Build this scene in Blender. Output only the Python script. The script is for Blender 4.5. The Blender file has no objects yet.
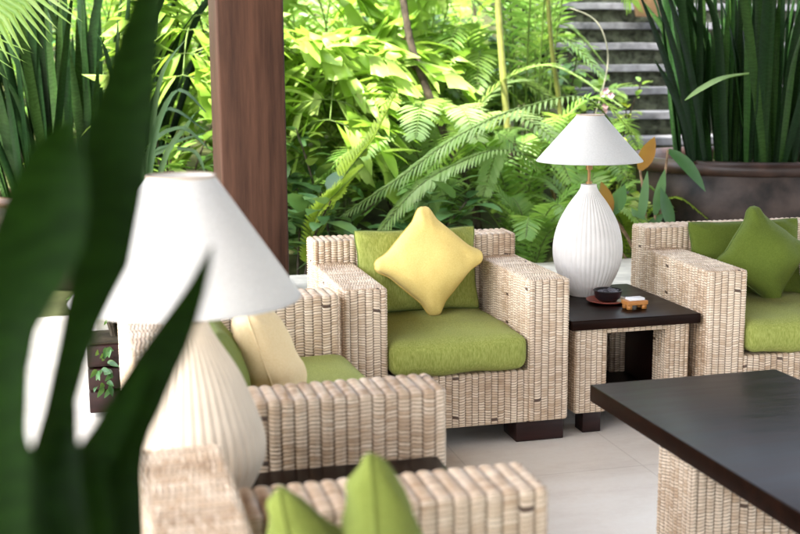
import bpy, bmesh, math, random
import numpy as np
from mathutils import Vector, Matrix, noise

random.seed(7)
R = math.radians
C = bpy.context.scene
COL = C.collection

# ------------------------------------------------------------------ camera
YAW, PITCH, ROLL, FPX, CAM_Z = 0.251, 0.1705, -0.0061, 1168.7, 1.3915
cy_, sy_, cp_, sp_, cr_, sr_ = math.cos(YAW), math.sin(YAW), math.cos(PITCH), math.sin(PITCH), math.cos(ROLL), math.sin(ROLL)
RIGHT = Vector((cy_, -sy_, 0)); FWD = Vector((cp_ * sy_, cp_ * cy_, -sp_)); UP = Vector((sp_ * sy_, sp_ * cy_, cp_))
AX = RIGHT * cr_ + UP * sr_; AY = UP * cr_ - RIGHT * sr_
cam_d = bpy.data.cameras.new('camera'); cam = bpy.data.objects.new('camera', cam_d); COL.objects.link(cam)
m = Matrix.Identity(4)
for i in range(3):
    m[i][0], m[i][1], m[i][2] = AX[i], AY[i], -FWD[i]
m[2][3] = CAM_Z
cam.matrix_world = m
cam_d.sensor_width = 36; cam_d.sensor_fit = 'HORIZONTAL'; cam_d.lens = FPX / 800 * 36
cam_d.clip_start = 0.05; cam_d.clip_end = 300
cam_d.dof.use_dof = True; cam_d.dof.focus_distance = 4.45; cam_d.dof.aperture_fstop = 2.9
C.camera = cam

def at(u, v, Y):
    """point on the vertical plane y = Y seen at photo pixel (u, v)"""
    r = FWD + AX * ((u - 400) / FPX) - AY * ((v - 267) / FPX)
    return Vector((0, 0, CAM_Z)) + r * (Y / r.y)

# ------------------------------------------------------------------ light
SUN_EL, SUN_AZ = 62, 238          # azimuth clockwise from +Y: high on the left, slightly behind the camera
W = bpy.data.worlds.new('World'); C.world = W; W.use_nodes = True
nt = W.node_tree; bg = nt.nodes['Background']
sky = nt.nodes.new('ShaderNodeTexSky'); sky.sky_type = 'NISHITA'; sky.sun_disc = False
sky.sun_elevation = R(SUN_EL); sky.sun_rotation = R(SUN_AZ); sky.air_density = 1.0; sky.dust_density = 3.0; sky.ozone_density = 1.0
hs = nt.nodes.new('ShaderNodeHueSaturation'); hs.inputs['Saturation'].default_value = 0.45
nt.links.new(sky.outputs[0], hs.inputs['Color']); nt.links.new(hs.outputs[0], bg.inputs[0]); bg.inputs[1].default_value = 0.15
sl = bpy.data.lights.new('sun', 'SUN'); sun = bpy.data.objects.new('sun', sl); COL.objects.link(sun)
sl.energy = 2.5; sl.angle = R(3); sl.color = (1.0, 0.95, 0.86)
sd = Vector((math.sin(R(SUN_AZ)) * math.cos(R(SUN_EL)), math.cos(R(SUN_AZ)) * math.cos(R(SUN_EL)), math.sin(R(SUN_EL))))
sun.rotation_euler = sd.to_track_quat('Z', 'Y').to_euler()
C.view_settings.view_transform = 'Standard'; C.view_settings.look = 'None'; C.view_settings.gamma = 1
C.view_settings.use_curve_mapping = False; C.view_settings.exposure = 3.28
C.cycles.max_bounces = 8; C.cycles.diffuse_bounces = 4; C.cycles.transmission_bounces = 6
C.cycles.use_denoising = True

# ------------------------------------------------------------------ object helpers
def tag(o, label=None, cat=None, group=None, kind=None):
    if label: o['label'] = label
    if cat: o['category'] = cat
    if group: o['group'] = group
    if kind: o['kind'] = kind
    return o
def empty(name, loc, rz=0, label=None, cat=None, group=None):
    o = bpy.data.objects.new(name, None); COL.objects.link(o)
    o.location = loc; o.rotation_euler = (0, 0, rz)
    return tag(o, label, cat, group)
def copy_tree(o, parent=None):
    c = o.copy(); COL.objects.link(c)
    if parent: c.parent = parent
    for ch in list(o.children): copy_tree(ch, c)
    return c

class MB:
    """collects vertices and faces, then links them as ONE mesh object"""
    def __init__(s): s.v = []; s.f = []; s.uv = []; s.var = []; s.mi = []; s.usev = False; s.useuv = False
    def add(s, vs, fs, uv=None, var=0.5, mi=0):
        b = len(s.v); s.v.extend(tuple(p) for p in vs)
        for f in fs: s.f.append(tuple(i + b for i in f)); s.mi.append(mi)
        n = len(vs)
        s.uv.extend(uv if uv is not None else [(0, 0)] * n)
        s.var.extend(var if hasattr(var, '__len__') else [var] * n)
        return b
    def grid(s, P, uv=None, var=0.5, close=False, mi=0):
        """P[i][j] rows of points"""
        n, k = len(P), len(P[0]); vs = [p for r in P for p in r]; fs = []
        for i in range(n - 1):
            for j in range(k if close else k - 1):
                j2 = (j + 1) % k
                fs.append((i * k + j, i * k + j2, (i + 1) * k + j2, (i + 1) * k + j))
        s.add(vs, fs, uv, var, mi)
    def box(s, x0, x1, y0, y1, z0, z1, mi=0, bev=0.0):
        if bev <= 0:
            s.add([(x, y, z) for z in (z0, z1) for y in (y0, y1) for x in (x0, x1)],
                  [(0, 2, 3, 1), (4, 5, 7, 6), (0, 1, 5, 4), (2, 6, 7, 3), (0, 4, 6, 2), (1, 3, 7, 5)], mi=mi); return
        bm = bmesh.new(); bmesh.ops.create_cube(bm, size=1)
        for v in bm.verts: v.co = Vector(((x0 + x1) / 2 + v.co.x * (x1 - x0), (y0 + y1) / 2 + v.co.y * (y1 - y0), (z0 + z1) / 2 + v.co.z * (z1 - z0)))
        bmesh.ops.bevel(bm, geom=bm.edges[:], offset=bev, segments=3, affect='EDGES', profile=0.5)
        bm.verts.index_update()
        s.add([v.co.copy() for v in bm.verts], [[v.index for v in f.verts] for f in bm.faces], mi=mi); bm.free()
    def tube(s, pts, rad, n=6, var=0.5, mi=0, closed=False):
        pts = [Vector(p) for p in pts]; N = len(pts); P = []
        if not hasattr(rad, '__len__'): rad = [rad] * N
        ref = Vector((0.13, 0.29, 0.94)).normalized()
        for i, p in enumerate(pts):
            if closed: t = pts[(i + 1) % N] - pts[i - 1]
            else: t = pts[min(i + 1, N - 1)] - pts[max(i - 1, 0)]
            t.normalize(); a = t.cross(ref)
            if a.length < 0.05: a = t.cross(Vector((1, 0, 0)))
            a.normalize(); b = t.cross(a)
            P.append([p + (a * math.cos(k * 2 * math.pi / n) + b * math.sin(k * 2 * math.pi / n)) * rad[i] for k in range(n)])
        if closed: P.append(P[0])
        s.grid(P, var=var, close=True, mi=mi)
        if not closed:
            b = len(s.v); s.add(P[0] + P[-1], [tuple(range(n))[::-1], tuple(range(n, 2 * n))], var=var, mi=mi)
    def lathe(s, prof, n=48, flute=0, fa=0.0, mi=0, c=(0, 0, 0), fr=None):
        P = []
        for (r, z) in prof:
            row = []
            for k in range(n):
                a = k * 2 * math.pi / n; rr = r
                if flute and (fr is None or fr[0] < z < fr[1]): rr = r - fa * (1 - abs(math.sin(a * flute / 2)) ** 0.7) 
                row.append((c[0] + rr * math.cos(a), c[1] + rr * math.sin(a), c[2] + z))
            P.append(row)
        s.grid(P, close=True, mi=mi)
    def build(s, name, mats, parent=None, smooth=True, **kw):
        me = bpy.data.meshes.new(name); me.from_pydata(s.v, [], s.f); me.update()
        mats = mats if isinstance(mats, (list, tuple)) else [mats]
        for mm in mats: me.materials.append(mm)
        if len(mats) > 1: me.polygons.foreach_set('material_index', s.mi)
        if any(v != 0.5 for v in s.var):
            a = me.attributes.new('var', 'FLOAT', 'POINT'); a.data.foreach_set('value', s.var)
        if any(u != (0, 0) for u in s.uv):
            l = me.uv_layers.new(name='uv'); idx = np.zeros(len(me.loops), dtype=np.int32); me.loops.foreach_get('vertex_index', idx)
            l.data.foreach_set('uv', np.array(s.uv, dtype=np.float32)[idx].ravel())
        if smooth: me.polygons.foreach_set('use_smooth', [True] * len(me.polygons))
        o = bpy.data.objects.new(name, me); COL.objects.link(o)
        if parent: o.parent = parent
        return tag(o, **kw)

# ------------------------------------------------------------------ materials
def mat(name):
    mm = bpy.data.materials.new(name); mm.use_nodes = True
    n = mm.node_tree.nodes; return mm, n, mm.node_tree.links, n['Principled BSDF']
def ramp(n, stops):
    r = n.new('ShaderNodeValToRGB')
    while len(r.color_ramp.elements) < len(stops): r.color_ramp.elements.new(0.5)
    for e, (p, c) in zip(r.color_ramp.elements, stops): e.position = p; e.color = (*c, 1)
    return r
def noise_n(n, l, scale, detail=4, vec=None, rough=0.55):
    t = n.new('ShaderNodeTexNoise'); t.inputs['Scale'].default_value = scale; t.inputs['Detail'].default_value = detail; t.inputs['Roughness'].default_value = rough
    if vec is not None: l.new(vec, t.inputs['Vector'])
    return t
def objco(n): return n.new('ShaderNodeTexCoord').outputs['Object']
def mapped(n, l, vec, sc):
    mp = n.new('ShaderNodeMapping'); mp.inputs['Scale'].default_value = sc; l.new(vec, mp.inputs['Vector']); return mp.outputs[0]
def bump(n, l, b, h, strength=0.3, dist=0.01):
    bp = n.new('ShaderNodeBump'); bp.inputs['Strength'].default_value = strength; bp.inputs['Distance'].default_value = dist
    l.new(h, bp.inputs['Height']); l.new(bp.outputs[0], b.inputs['Normal']); return bp
def mix(n, l, fac, a, b, blend='MIX'):
    x = n.new('ShaderNodeMix'); x.data_type = 'RGBA'; x.blend_type = blend
    for sock, val in ((x.inputs[0], fac), (x.inputs[6], a), (x.inputs[7], b)):
        if hasattr(val, 'links') or isinstance(val, bpy.types.NodeSocket): l.new(val, sock)
        elif isinstance(val, tuple): sock.default_value = (*val, 1)
        else: sock.default_value = val
    return x.outputs[2]

def m_wicker():
    mm, n, l, b = mat('rattan')
    uv = n.new('ShaderNodeUVMap'); uv.uv_map = 'uv'
    fl = n.new('ShaderNodeVectorMath'); fl.operation = 'FLOOR'; l.new(uv.outputs[0], fl.inputs[0])
    wn = n.new('ShaderNodeTexWhiteNoise'); wn.noise_dimensions = '2D'; l.new(fl.outputs[0], wn.inputs['Vector'])
    sep = n.new('ShaderNodeSeparateXYZ'); l.new(fl.outputs[0], sep.inputs[0])
    w1 = n.new('ShaderNodeTexWhiteNoise'); w1.noise_dimensions = '1D'; l.new(sep.outputs[0], w1.inputs['W'])
    ns = noise_n(n, l, 5, 4, objco(n))
    a1 = n.new('ShaderNodeMath'); a1.operation = 'MULTIPLY_ADD'; l.new(wn.outputs[0], a1.inputs[0]); a1.inputs[1].default_value = 0.36
    a2 = n.new('ShaderNodeMath'); a2.operation = 'MULTIPLY_ADD'; l.new(w1.outputs[0], a2.inputs[0]); a2.inputs[1].default_value = 0.22
    l.new(ns.outputs[0], a2.inputs[2]); l.new(a2.outputs[0], a1.inputs[2])
    rp = ramp(n, [(0.18, (0.22, 0.128, 0.068)), (0.58, (0.515, 0.365, 0.235)), (1.0, (0.77, 0.625, 0.465))])
    l.new(a1.outputs[0], rp.inputs[0])
    gt = n.new('ShaderNodeMath'); gt.operation = 'GREATER_THAN'; gt.inputs[1].default_value = 0.994; l.new(wn.outputs[0], gt.inputs[0])
    c = mix(n, l, gt.outputs[0], rp.outputs[0], (0.09, 0.05, 0.03))
    # dark brown painted into gaps and grooves as the shade between strands
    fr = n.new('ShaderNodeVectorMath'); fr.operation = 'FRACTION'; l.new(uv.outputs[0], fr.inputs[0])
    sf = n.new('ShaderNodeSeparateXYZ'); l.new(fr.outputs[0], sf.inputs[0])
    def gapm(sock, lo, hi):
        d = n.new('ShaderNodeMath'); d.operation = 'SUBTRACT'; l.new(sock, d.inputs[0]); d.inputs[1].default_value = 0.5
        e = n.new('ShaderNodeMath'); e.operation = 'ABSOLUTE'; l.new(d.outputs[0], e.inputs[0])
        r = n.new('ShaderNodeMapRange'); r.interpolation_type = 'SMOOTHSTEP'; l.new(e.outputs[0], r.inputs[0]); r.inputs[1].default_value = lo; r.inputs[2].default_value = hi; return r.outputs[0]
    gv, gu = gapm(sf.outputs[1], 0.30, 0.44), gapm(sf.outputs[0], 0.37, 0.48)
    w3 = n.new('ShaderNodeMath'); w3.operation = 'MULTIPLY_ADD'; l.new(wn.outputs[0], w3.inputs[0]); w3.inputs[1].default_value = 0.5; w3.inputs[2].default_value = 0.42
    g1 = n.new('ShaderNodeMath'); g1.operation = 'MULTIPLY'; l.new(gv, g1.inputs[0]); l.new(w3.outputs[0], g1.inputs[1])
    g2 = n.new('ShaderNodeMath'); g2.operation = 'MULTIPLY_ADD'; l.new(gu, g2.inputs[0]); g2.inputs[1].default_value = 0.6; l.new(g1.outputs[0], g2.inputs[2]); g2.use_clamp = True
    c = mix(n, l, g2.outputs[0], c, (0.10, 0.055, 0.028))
    l.new(c, b.inputs['Base Color']); b.inputs['Roughness'].default_value = 0.42; b.inputs['Specular IOR Level'].default_value = 0.5
    return mm
def m_fabric(name, lo, hi, streak=True, sheen=0.04):
    mm, n, l, b = mat(name)
    co = objco(n)
    t = noise_n(n, l, 1, 6, mapped(n, l, co, (210, 210, 40) if streak else (220, 220, 220)), 0.7)
    t2 = noise_n(n, l, 7, 3, co)
    rp = ramp(n, [(0.3, lo), (0.72, hi)]); l.new(t.outputs[0], rp.inputs[0])
    c = mix(n, l, 0.18, rp.outputs[0], t2.outputs[0], 'SOFT_LIGHT')
    l.new(c, b.inputs['Base Color']); b.inputs['Roughness'].default_value = 0.9
    b.inputs['Sheen Weight'].default_value = sheen; b.inputs['Sheen Roughness'].default_value = 0.5; b.inputs['Specular IOR Level'].default_value = 0.15
    bump(n, l, b, t.outputs[0], 0.35, 0.004)
    return mm
def m_wood(name, a, bcol, scale, rough, spec=0.5, bump_s=0.1):
    mm, n, l, b = mat(name)
    co = mapped(n, l, objco(n), scale)
    t = noise_n(n, l, 1, 8, co, 0.65)
    t2 = noise_n(n, l, 1.2, 3, objco(n))
    rp = ramp(n, [(0.3, a), (0.7, bcol)]); l.new(t.outputs[0], rp.inputs[0])
    c = mix(n, l, 0.35, rp.outputs[0], t2.outputs[0], 'SOFT_LIGHT'); l.new(c, b.inputs['Base Color'])
    rr = n.new('ShaderNodeMapRange'); l.new(t.outputs[0], rr.inputs[0]); rr.inputs[3].default_value = rough - 0.08; rr.inputs[4].default_value = rough + 0.12
    l.new(rr.outputs[0], b.inputs['Roughness']); b.inputs['Specular IOR Level'].default_value = spec
    bump(n, l, b, t.outputs[0], bump_s, 0.003)
    return mm
def m_plain(name, col, rough=0.6, nscale=12, amt=0.25, spec=0.4, bs=0.1, metal=0):
    mm, n, l, b = mat(name)
    t = noise_n(n, l, nscale, 6, objco(n))
    rp = ramp(n, [(0.3, tuple(c * (1 - amt) for c in col)), (0.7, tuple(min(1, c * (1 + amt)) for c in col))]); l.new(t.outputs[0], rp.inputs[0])
    l.new(rp.outputs[0], b.inputs['Base Color']); b.inputs['Roughness'].default_value = rough; b.inputs['Specular IOR Level'].default_value = spec; b.inputs['Metallic'].default_value = metal
    bump(n, l, b, t.outputs[0], bs, 0.01)
    return mm
def m_leaf(name, dark, mid, light, transl=0.35, rough=0.42, band=False, spec=0.4):
    mm, n, l, b = mat(name)
    at_ = n.new('ShaderNodeAttribute'); at_.attribute_name = 'var'
    ns = noise_n(n, l, 9, 3, objco(n))
    ad = n.new('ShaderNodeMath'); ad.operation = 'MULTIPLY_ADD'; l.new(ns.outputs[0], ad.inputs[0]); ad.inputs[1].default_value = 0.5
    sb = n.new('ShaderNodeMath'); sb.operation = 'SUBTRACT'; l.new(at_.outputs['Fac'], sb.inputs[0]); sb.inputs[1].default_value = 0.25
    l.new(sb.outputs[0], ad.inputs[2])
    rp = ramp(n, [(0.1, dark), (0.5, mid), (0.92, light)]); l.new(ad.outputs[0], rp.inputs[0])
    col = rp.outputs[0]
    if band:
        wv = n.new('ShaderNodeTexWave'); wv.bands_direction = 'Z'; wv.inputs['Scale'].default_value = 14; wv.inputs['Distortion'].default_value = 14; wv.inputs['Detail'].default_value = 3
        l.new(objco(n), wv.inputs['Vector'])
        rb = ramp(n, [(0.3, (0.55, 0.6, 0.5)), (0.75, (1, 1, 1))]); l.new(wv.outputs[0], rb.inputs[0])
        col = mix(n, l, 0.75, col, rb.outputs[0], 'MULTIPLY')
    l.new(col, b.inputs['Base Color']); b.inputs['Roughness'].default_value = rough; b.inputs['Specular IOR Level'].default_value = spec
    if transl > 0:
        tr = n.new('ShaderNodeBsdfTranslucent')
        tc = mix(n, l, 0.5, col, (0.32, 0.45, 0.06)); l.new(tc, tr.inputs[0])
        ms = n.new('ShaderNodeMixShader'); ms.inputs[0].default_value = transl
        l.new(b.outputs[0], ms.inputs[1]); l.new(tr.outputs[0], ms.inputs[2]); l.new(ms.outputs[0], n['Material Output'].inputs[0])
    return mm
def m_shade():
    mm, n, l, b = mat('shade_fabric')
    t = noise_n(n, l, 1, 5, mapped(n, l, objco(n), (160, 160, 160)), 0.7)
    rp = ramp(n, [(0.3, (0.64, 0.635, 0.62)), (0.7, (0.74, 0.735, 0.72))]); l.new(t.outputs[0], rp.inputs[0])
    l.new(rp.outputs[0], b.inputs['Base Color']); b.inputs['Roughness'].default_value = 0.85; b.inputs['Specular IOR Level'].default_value = 0.2
    bump(n, l, b, t.outputs[0], 0.1, 0.002)
    tr = n.new('ShaderNodeBsdfTranslucent'); l.new(rp.outputs[0], tr.inputs[0])
    ms = n.new('ShaderNodeMixShader'); ms.inputs[0].default_value = 0.3
    l.new(b.outputs[0], ms.inputs[1]); l.new(tr.outputs[0], ms.inputs[2]); l.new(ms.outputs[0], n['Material Output'].inputs[0])
    return mm
def m_floor():
    mm, n, l, b = mat('limestone_tiles')
    co = objco(n)
    br = n.new('ShaderNodeTexBrick'); br.offset = 0.0; br.inputs['Scale'].default_value = 1; br.inputs['Brick Width'].default_value = 0.6; br.inputs['Row Height'].default_value = 0.6
    br.inputs['Mortar Size'].default_value = 0.004; br.inputs['Mortar Smooth'].default_value = 0.4; br.inputs['Bias'].default_value = 0
    br.inputs['Color1'].default_value = (0.82, 0.77, 0.685, 1); br.inputs['Color2'].default_value = (0.78, 0.725, 0.635, 1); br.inputs['Mortar'].default_value = (0.58, 0.53, 0.45, 1)
    l.new(co, br.inputs['Vector'])
    t = noise_n(n, l, 1, 8, mapped(n, l, co, (2.2, 5.5, 3)), 0.65); t2 = noise_n(n, l, 45, 4, co)
    rp = ramp(n, [(0.3, (0.62, 0.54, 0.45)), (0.52, (0.81, 0.75, 0.655)), (0.75, (0.87, 0.84, 0.77))]); l.new(t.outputs[0], rp.inputs[0])
    c = mix(n, l, 0.55, br.outputs[0], rp.outputs[0]); c = mix(n, l, 0.2, c, t2.outputs[0], 'SOFT_LIGHT')
    l.new(c, b.inputs['Base Color']); b.inputs['Roughness'].default_value = 0.42; b.inputs['Specular IOR Level'].default_value = 0.4
    bump(n, l, b, br.outputs['Fac'], -0.25, 0.004)
    return mm
M = dict(
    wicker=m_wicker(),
    green=m_fabric('green_chenille', (0.17, 0.20, 0.03), (0.37, 0.395, 0.11)),
    green2=m_fabric('green_cotton', (0.125, 0.155, 0.024), (0.20, 0.235, 0.05), False),
    yellow=m_fabric('yellow_cotton', (0.66, 0.48, 0.13), (0.78, 0.61, 0.23), False),
    cream=m_fabric('cream_yellow_cotton', (0.74, 0.56, 0.30), (0.84, 0.68, 0.42), False),
    green3=m_fabric('shaded_olive_cotton', (0.075, 0.105, 0.012), (0.125, 0.165, 0.026), False),  # green darkened to paint in the weaker light at the right armchair
    pipe=m_plain('dark_green_piping', (0.09, 0.13, 0.02), 0.8, 60, 0.2),
    ypipe=m_plain('yellow_piping', (0.55, 0.38, 0.09), 0.8, 60, 0.2),
    dark=m_wood('espresso_wood', (0.003, 0.001, 0.0005), (0.017, 0.006, 0.003), (2.5, 26, 26), 0.30, 0.07, 0.08),
    darkx=m_wood('espresso_wood_side', (0.008, 0.0025, 0.002), (0.028, 0.008, 0.006), (3, 3, 30), 0.4, 0.25, 0.06),
    post=m_wood('red_hardwood', (0.022, 0.0095, 0.0055), (0.082, 0.037, 0.022), (26, 26, 1.6), 0.55, 0.18, 0.35),
    ceramic=m_plain('cream_ceramic', (0.56, 0.475, 0.375), 0.7, 18, 0.06, 0.25, 0.12),
    ceramic_w=m_plain('white_ceramic', (0.60, 0.565, 0.525), 0.7, 18, 0.06, 0.25, 0.12),
    shade=m_shade(),
    trim=m_plain('tan_trim', (0.42, 0.33, 0.25), 0.7, 30, 0.15),
    brass=m_plain('aged_brass', (0.26, 0.15, 0.06), 0.45, 40, 0.2, 0.5, 0.05, 0.8),
    floor=m_floor(),
    ledge=m_plain('pale_stone', (0.52, 0.49, 0.42), 0.8, 9, 0.22, 0.2, 0.4),
    ledge_dark=m_plain('weathered_stone', (0.10, 0.085, 0.065), 0.85, 7, 0.5, 0.2, 0.5),
    tread=m_plain('grey_stone_tread', (0.13, 0.13, 0.14), 0.9, 8, 0.5, 0.1, 0.4),
    riser=m_plain('mossy_riser', (0.055, 0.06, 0.04), 0.95, 16, 0.8, 0.1, 1.0),
    soil=m_plain('garden_soil', (0.045, 0.035, 0.022), 0.95, 10, 0.5, 0.1, 0.8),
    hill=m_plain('hillside_earth', (0.05, 0.055, 0.022), 0.95, 4, 0.6, 0.1, 0.8),
    pot=m_plain('dark_glazed_clay', (0.030, 0.020, 0.016), 0.5, 6, 0.95, 0.25, 0.6),
    pot_rim=m_plain('worn_pot_rim', (0.032, 0.016, 0.011), 0.42, 8, 0.6, 0.35, 0.3),
    terra=m_plain('terracotta', (0.42, 0.24, 0.13), 0.85, 9, 0.3, 0.2, 0.3),
    plate=m_plain('red_lacquer', (0.35, 0.09, 0.06), 0.3, 20, 0.2, 0.5, 0.05),
    bowl=m_plain('black_lacquer', (0.012, 0.012, 0.014), 0.3, 20, 0.2, 0.5, 0.05),
    pebble=m_plain('grey_pebbles', (0.10, 0.10, 0.12), 0.35, 30, 0.6, 0.5, 0.2),
    orange=m_wood('orange_wood', (0.40, 0.15, 0.035), (0.55, 0.24, 0.06), (9, 60, 60), 0.45, 0.4, 0.1),
    white=m_plain('white_paper', (0.8, 0.8, 0.8), 0.7, 20, 0.03),
    bark=m_plain('dark_bark', (0.05, 0.04, 0.028), 0.9, 22, 0.6, 0.15, 0.9),
    bark2=m_plain('fibrous_bark', (0.24, 0.16, 0.10), 0.95, 25, 0.6, 0.1, 0.9),
    cane=m_plain('yellow_green_cane', (0.17, 0.18, 0.045), 0.55, 9, 0.4, 0.35, 0.15),
    stem=m_plain('green_stem', (0.10, 0.16, 0.03), 0.6, 14, 0.4, 0.3, 0.2),
    L_bright=m_leaf('bright_palm_leaf', (0.15, 0.31, 0.02), (0.30, 0.49, 0.06), (0.50, 0.66, 0.20), 0.5),
    L_fern=m_leaf('fern_leaf', (0.06, 0.17, 0.022), (0.135, 0.29, 0.045), (0.30, 0.45, 0.10), 0.45),
    L_yel=m_leaf('yellow_green_fern', (0.17, 0.27, 0.02), (0.30, 0.42, 0.04), (0.42, 0.52, 0.08), 0.45),
    L_pale=m_leaf('pale_frond', (0.13, 0.27, 0.06), (0.27, 0.43, 0.13), (0.45, 0.58, 0.27), 0.45),
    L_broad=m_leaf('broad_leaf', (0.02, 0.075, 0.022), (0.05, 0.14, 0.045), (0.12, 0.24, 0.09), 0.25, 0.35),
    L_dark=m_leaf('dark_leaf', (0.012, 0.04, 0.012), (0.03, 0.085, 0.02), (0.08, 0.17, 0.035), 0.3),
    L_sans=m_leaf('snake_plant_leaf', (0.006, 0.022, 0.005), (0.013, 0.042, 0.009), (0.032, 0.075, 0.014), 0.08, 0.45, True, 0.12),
    L_sans2=m_leaf('shaded_banded_leaf', (0.004, 0.014, 0.004), (0.009, 0.028, 0.007), (0.028, 0.062, 0.014), 0.08, 0.5, True, 0.08),  # darker copy for the far left plant, its shade put into the colour
    L_near=m_leaf('shaded_snake_plant_leaf', (0.003, 0.011, 0.001), (0.008, 0.027, 0.002), (0.024, 0.06, 0.005), 0.15, 0.5, True, 0.04),  # foreground shade put into the leaf colour of this copy
    L_strap=m_leaf('strap_leaf', (0.01, 0.03, 0.012), (0.025, 0.06, 0.022), (0.06, 0.11, 0.04), 0.15, 0.4, False, 0.12),
    L_rust=m_leaf('rust_leaf', (0.16, 0.05, 0.015), (0.33, 0.12, 0.02), (0.45, 0.22, 0.03), 0.35),
    L_lime=m_leaf('lime_leaf', (0.25, 0.33, 0.02), (0.42, 0.50, 0.05), (0.60, 0.64, 0.14), 0.4),
    petal=m_plain('pink_petal', (0.75, 0.45, 0.55), 0.7, 20, 0.1),
    vine=m_plain('dry_pale_vine', (0.36, 0.34, 0.26), 0.8, 20, 0.2),
)
# ------------------------------------------------------------------ ground and hard setting
def terrain(x, y):
    t = max(0.0, y - 6.6)
    return -0.03 + 0.25 * min(t, 14) + 0.05 * math.sin(x * 1.3 + y) * min(1, t)
b = MB(); b.box(-9, 9, -4, 7.12, -0.12, 0.0); b.build('floor', M['floor'], smooth=False, kind='structure')
b = MB(); xs = np.linspace(-16, 22, 60); ys = np.linspace(5.2, 26, 60)
b.grid([[(x, y, terrain(x, y) + 0.10 * noise.noise((x * .9, y * .9, 0)) * min(1, max(0, y - 7.3))-.02) for x in xs] for y in ys]); b.build('hillside', M['hill'], kind='structure')
b = MB(); b.add([(-150, -150, -0.16), (150, -150, -0.16), (150, 150, -0.16), (-150, 150, -0.16)], [(0, 1, 2, 3)]); b.build('ground', M['soil'], kind='structure')

t = empty('low_wall', (0, 0, 0), 0, 'low garden wall with pale stone cap behind the rattan chairs', 'wall')
b = MB(); b.box(-0.02, 8.6, 5.02, 5.78, 0.002, 0.285, bev=0.008); b.build('wall_body', M['ledge_dark'], t)
b = MB()
x = -0.05
while x < 8.6:
    w_ = 0.72; b.box(x + .002, min(x + w_, 8.63) - .002, 4.99, 5.81, 0.288, 0.345, bev=0.007); x += w_
b.build('coping', M['ledge'], t)

t = empty('wooden_post', (0, 0, 0), 0, 'thick square red-brown timber post rising behind the loveseat', 'post')
b = MB(); yl = 5.2; b.box(yl * 0.0998, yl * 0.1566, yl, yl + 0.36, 0.348, 3.617, bev=0.012); b.build('shaft', M['post'], t)

# unseen roof, stretched beyond the post to block sun and front sky
t = empty('shading_roof', (0, 0, 0), 0, 'unseen flat timber roof over the seating, stretched past the post to shade it', 'roof')
b = MB(); b.box(-2.15, 9.5, -11.0, 6.0, 3.62, 3.76, bev=.01); b.build('unseen_roof_deck', M['post'], t)
# slatted planter box at the end of the wall
t = empty('planter_box', (-.085, 4.70, 0), 0, 'small dark slatted wooden planter box behind the middle loveseat, below the front lamp shade', 'planter')
b = MB()
for z in (.02, .115, .21): b.box(0, .30, 0, .26, z, z + .088, bev=.006)
b.build('slatted_sides', M['darkx'], t)
b = MB(); b.box(.012, .288, .012, .248, .30, .306); b.build('soil', M['soil'], t, smooth=False)
# staircase
t = empty('stone_staircase', (0, 0, 0), 0, 'grey stone steps with mossy risers climbing the garden bank', 'stairs')
for k in range(-4, 11):
    z, y = 0.85 + 0.18 * k, 8.0 + 0.30 * k
    b = MB(); nx = 24; x0, x1 = 3.62, 7.2
    row = lambda yy, zz, j: [(x0 + (x1 - x0) * i / nx, yy + 0.012 * noise.noise((i * 1.7, k * 3.1, j)), zz + 0.006 * noise.noise((i * 2.3, k * 5.1, j + 4))) for i in range(nx + 1)]
    b.grid([row(y + .33, z - .055, 1), row(y, z - .055, 2), row(y - .002, z - .053, 2), row(y - .002, z - .003, 2), row(y + .002, z, 2), row(y + .33, z, 1)])
    b.build('tread', M['tread'], t, smooth=False)
    b = MB(); P = []
    for j in range(5): P.append([(x0 + .03 + (x1 - x0 - .06) * i / 40, y + .05 + .035 * noise.noise((i * .9, k * 2.2, j * .8)), z - .06 - (0.12 + (.35 if j == 4 else 0)) * j / 4) for i in range(41)])
    b.grid(P); b.build('riser', M['riser'], t)

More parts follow.
